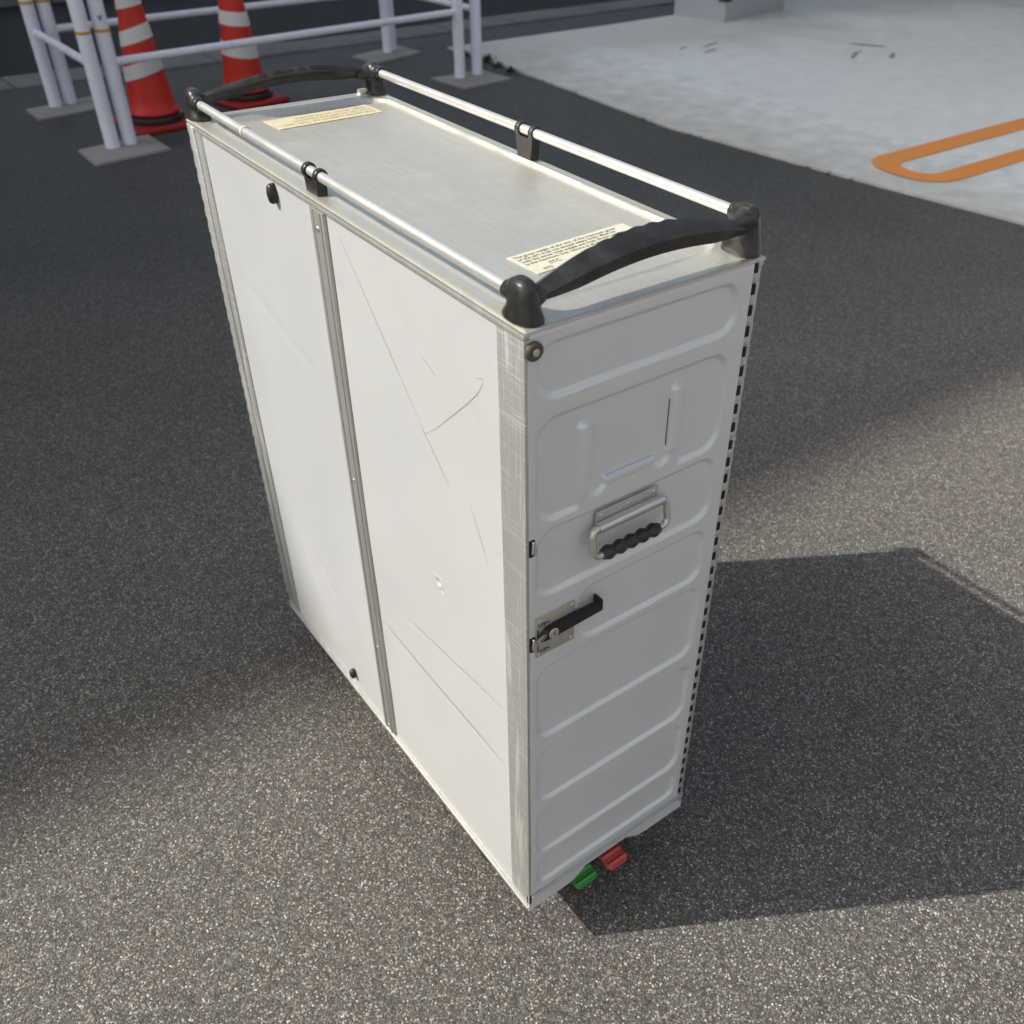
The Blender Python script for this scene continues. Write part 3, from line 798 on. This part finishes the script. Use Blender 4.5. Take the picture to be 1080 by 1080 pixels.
# --- top handles: two moulded posts and a bowed grip
def sup(cx, cy, cz, rx, ry, n=24, p=2.6):
    o = []
    for k in range(n):
        a = 2 * math.pi * k / n; c, s = math.cos(a), math.sin(a)
        o.append((cx + rx * math.copysign(abs(c) ** (2 / p), c), cy + ry * math.copysign(abs(s) ** (2 / p), s), cz))
    return o
def handle(front):
    out_ = 0.0 if front else -.010
    def Y(y): return y + out_ if front else L - y - out_
    bm = BM(); secs = []
    N = 110
    for k in range(N + 1):
        f = k / N; x = .013 + (.289 - .013) * f
        s = max(0.0, math.sin(math.pi * f))
        z0 = H + .0225 + (.0075 * f)
        s1 = float(sstep(np.array(min(f, 1 - f) / .22)))
        # inner/top edge and outer/bottom edge of a tilted strap
        tp = 1 - .42 * float(sstep(np.array((f - .60) / .30)))
        yi = .0180 + .0150 * s ** .9 * tp; zi = z0 + .0030 + .0192 * s ** 1.1 * (.55 + .45 * tp)
        yo = .0135 - .0020 * s1; zo = z0 - .0035 + .0158 * s ** 1.1
        th = .0038 + .0006 * s
        dy, dz = yi - yo, zi - zo; l = math.hypot(dy, dz); dy /= l; dz /= l
        g = 0.0
        if .27 < f < .69: g = (.5 - .5 * math.cos((f - .27) / .42 * 2 * math.pi * 6)) ** 1.3 * (.75 + .25 * math.sin(f * 37))
        ny, nz = -dz, dy                       # outer normal of the strap (up and out)
        cham = .30 + .25 * s1
        def P(a, b): return (x, Y(yo + dy * a + ny * b), zo + dz * a + nz * b)
        w = .0021 * g * s1
        dn = .0052 * s1 + .0015
        prof = [(.0035, -th, 0), (.0010, -th, -dn), (-.0030, -th * .5, -dn), (-.0036, th * .3, -dn * .5), (-.0026, th, 0), (.0005, th + .0008, 0), (l * .5, th + .0016, 0), (l - .0015 - w, th + .0010, 0), (l + .0010 - w, th * .3, 0),
                (l + .0014 - w, -th * .5, 0), (l + .0002 - w, -th * .85, 0), (l * .7, -th * .9, 0)]
        def P(a, b, c): return (x, Y(yo + dy * a + ny * b), zo + dz * a + nz * b + c)
        secs.append([P(a, b, c) for a, b, c in prof])
    loft(bm, secs)
    gobj = obj('handle', bm, M['grey_black'], TR, 42)
    for ri, (x, zf, zb_) in enumerate(RAILS):
        zr_ = zf if front else zb_
        sx = 1 if ri == 0 else -1
        bm = BM(); secs = []
        base = H - .0005; top = zr_ + .0125 + (.004 if ri == 0 else .0)
        cx = x + sx * .0015
        for f, rx, ry, oy, ox in ((0, .0150, .0230, .0225, .0008), (.12, .0147, .0222, .0225, .0008), (.30, .0128, .0180, .0205, 0), (.48, .0116, .0160, .0205, 0), (.64, .0116, .0165, .0220, 0), (.80, .0108, .0158, .0225, 0), (.92, .0086, .0125, .0220, 0), (1.0, .0045, .0070, .0215, 0)):
            secs.append(sup(cx + sx * ox, Y(oy - (0 if front else .006)), base + (top - base) * f, rx, ry, 24, 2.5))
        loft(bm, secs)
        # socket that takes the rail
        tube(bm, [(x, Y(.018), zr_), (x, Y(.0420), zr_), (x, Y(.0430), zr_)], [.0098, .0090, .0078], 18)
        # shoulder towards the grip
        tube(bm, [(x, Y(.0165), zr_ - .002), (x + sx * .012, Y(.0170), zr_ - .001), (x + sx * .030, Y(.0185), zr_ + (.003 if ri == 0 else -.004))], [.0118, .0100, .0055], 16)
        o = obj('handle_mount', bm, M['grey_black'], gobj, 60)
        md = o.modifiers.new('fuse', 'REMESH'); md.mode = 'VOXEL'; md.voxel_size = .0011; md.use_smooth_shade = True
        ms = o.modifiers.new('soft', 'SMOOTH'); ms.iterations = 6; ms.factor = .5
        dg = bpy.context.evaluated_depsgraph_get()
        me = bpy.data.meshes.new_from_object(o.evaluated_get(dg)); o.modifiers.clear(); o.data = me
        for p in me.polygons: p.use_smooth = True
handle(True); handle(False)
# small clear end stop on the rear lip
bm = BM(); tube(bm, [(.262, L - .0045, H + .003), (.274, L - .0045, H + .003)], .0048, 14); obj('lip_end_stop', bm, M['rail'], TR, 60)

# --- stickers on the tray bed
zs = H - .0046
def sticker(name, cx, cy, w, h, rz, mat, lines, size, ink, flip):
    T = Matrix.Translation((cx, cy, zs + .0009)) @ Matrix.Rotation(rz, 4, 'Z')
    bm = BM(); box(bm, -w / 2, w / 2, -h / 2, h / 2, -.0004, .0002); bmesh.ops.transform(bm, matrix=T, verts=list(bm.verts))
    s = obj(name, bm, mat, tray, None)
    F = T @ Matrix.Rotation(math.pi if flip else 0, 4, 'Z')
    for (dx, dy, tx, sz) in lines:
        text('printed_text', tx, sz, F @ Matrix.Translation((-w / 2 + dx, h / 2 - dy, .0004)), ink, s, 1, .00008)
    return s
sticker('warning_sticker', .1665, .130, .160, .050, R(3.6), M['sticker'],
        [(.004, .0085, 'The gross weight of the unit, of the maximum gross', .0066), (.004, .0150, 'of the cart must not exceed safety limits. Must be', .0066),
         (.004, .0215, 'with the actual total weight and must always weigh', .0066), (.004, .0280, 'is the maximum limit. Secure at all times and landing', .0066),
         (.026, .0385, 'STC', .0085), (.012, .0470, '970', .0075)], .006, M['ink'], False)
sticker('warning_sticker', .169, .728, .163, .050, R(2.5), M['stickery'],
        [(.006, .0160, 'THE GROSS WEIGHT OF THIS UNIT', .0092), (.006, .0270, 'must not exceed the maximum', .0098), (.006, .0390, 'weight shown on the placard', .0098)], .008, M['inky'], True)

# --- brake pedals and casters
def pedal(x0, x1, yt, zt_, yr, zr_, mat, label):
    bm = BM(); secs = []
    n = 48
    for k in range(n + 1):
        f = k / n; y = yr + (yt - yr) * f; z = zr_ + (zt_ - zr_) * f
        rdg = .0024 * max(0.0, math.cos(f * 2 * math.pi * 4.5)) ** 2 * (f < .98)
        ins = .004 * max(0, (f - .88) / .12) ** 2
        secs.append([(x0 + ins, y, z - .003), (x1 - ins, y, z - .003), (x1 - ins, y, z + .001), (x1 - ins - .0015, y, z + .002 + rdg), (x0 + ins + .0015, y, z + .002 + rdg), (x0 + ins, y, z + .001)])
    loft(bm, secs)
    o = obj('brake_pedal', bm, mat, TR, 35); o['label'] = label
pedal(.0930, .1330, .0020, .049, .062, .060, M['green'], 'green plastic brake pedal')
pedal(.1510, .1890, -.0040, .052, .062, .060, M['red'], 'red plastic brake pedal')
def caster(cx, cy):
    bm = BM()
    box(bm, cx - .028, cx + .028, cy - .028, cy + .028, .084, .0905, .002, 1)
    for s in (-1, 1):
        prism(bm, [(-.022, .085), (.022, .085), (.030, .04), (.024, .028), (.012, .028)], lambda a, b, d: (d, cy + a, b), cx + s * .016 - .0015, cx + s * .016 + .0015)
    c = obj('caster', bm, M['black'], TR, 40)
    bm = BM(); r = .0375; prof = [(r * .5, -.013), (r - .005, -.013), (r, -.009), (r, .009), (r - .005, .013), (r * .5, .013)]
    loft(bm, [[(cx + h, cy + .018 + q * math.cos(2 * math.pi * k / 32), .0378 + q * math.sin(2 * math.pi * k / 32)) for k in range(32)] for q, h in prof])
    obj('wheel', bm, M['black'], c, 40)
for cx in (.036, .262):
    for cy in (.140, .685): caster(cx, cy)

# ------------------------------------------------------------------ camera, light, sky
cam_d = bpy.data.cameras.new('camera'); cam = bpy.data.objects.new('camera', cam_d); COL.objects.link(cam)
right = Vector((0.79011818, -0.6125367, 0.02262885)); down = Vector((-0.35680735, -0.48964076, -0.79557555)); fwd = Vector((0.49839922, 0.62052456, -0.60543165))
m3 = Matrix((right, -down, -fwd)).transposed()
cam.matrix_world = Matrix.Translation((-0.42532699, -0.60171551, 1.36389822)) @ m3.to_4x4()
cam_d.sensor_width = 36; cam_d.lens = 36 * 991.25 / 1080
cam_d.shift_x = -62.98 / 1080; cam_d.shift_y = 6.185 / 1080
cam_d.clip_start = .01; cam_d.clip_end = 2000
cam_d.dof.use_dof = True; cam_d.dof.focus_distance = 1.12; cam_d.dof.aperture_fstop = 7.5
scene.camera = cam

EL = R(42.3); AZ = R(-30.67)
d = Vector((math.cos(AZ) * math.cos(EL), math.sin(AZ) * math.cos(EL), -math.sin(EL)))
sun_d = bpy.data.lights.new('sun', 'SUN'); sun = bpy.data.objects.new('sun', sun_d); COL.objects.link(sun)
sun_d.energy = 5.0; sun_d.angle = R(.53); sun_d.color = (1.0, .935, .83)
sun.rotation_euler = d.to_track_quat('-Z', 'Y').to_euler(); sun.location = (-10, 8, 20)
w = bpy.data.worlds.new('World'); scene.world = w; w.use_nodes = True
nt = w.node_tree; bg = nt.nodes['Background']
sky = nt.nodes.new('ShaderNodeTexSky'); sky.sky_type = 'NISHITA'; sky.sun_disc = False
sky.sun_elevation = EL; sky.sun_rotation = math.atan2(-d.x, -d.y); sky.air_density = 1.0; sky.dust_density = 4.0; sky.ozone_density = 1.0
wb = nt.nodes.new('ShaderNodeHueSaturation'); wb.inputs['Saturation'].default_value = .85
tn = nt.nodes.new('ShaderNodeMix'); tn.data_type = 'RGBA'; tn.blend_type = 'MULTIPLY'; tn.inputs['Factor'].default_value = 1; tn.inputs[7].default_value = (1.08, 1.09, 1.05, 1)
nt.links.new(sky.outputs[0], wb.inputs['Color']); nt.links.new(wb.outputs[0], tn.inputs[6]); nt.links.new(tn.outputs[2], bg.inputs[0]); bg.inputs[1].default_value = .15
scene.view_settings.view_transform = 'Standard'; scene.view_settings.look = 'None'; scene.view_settings.exposure = 0
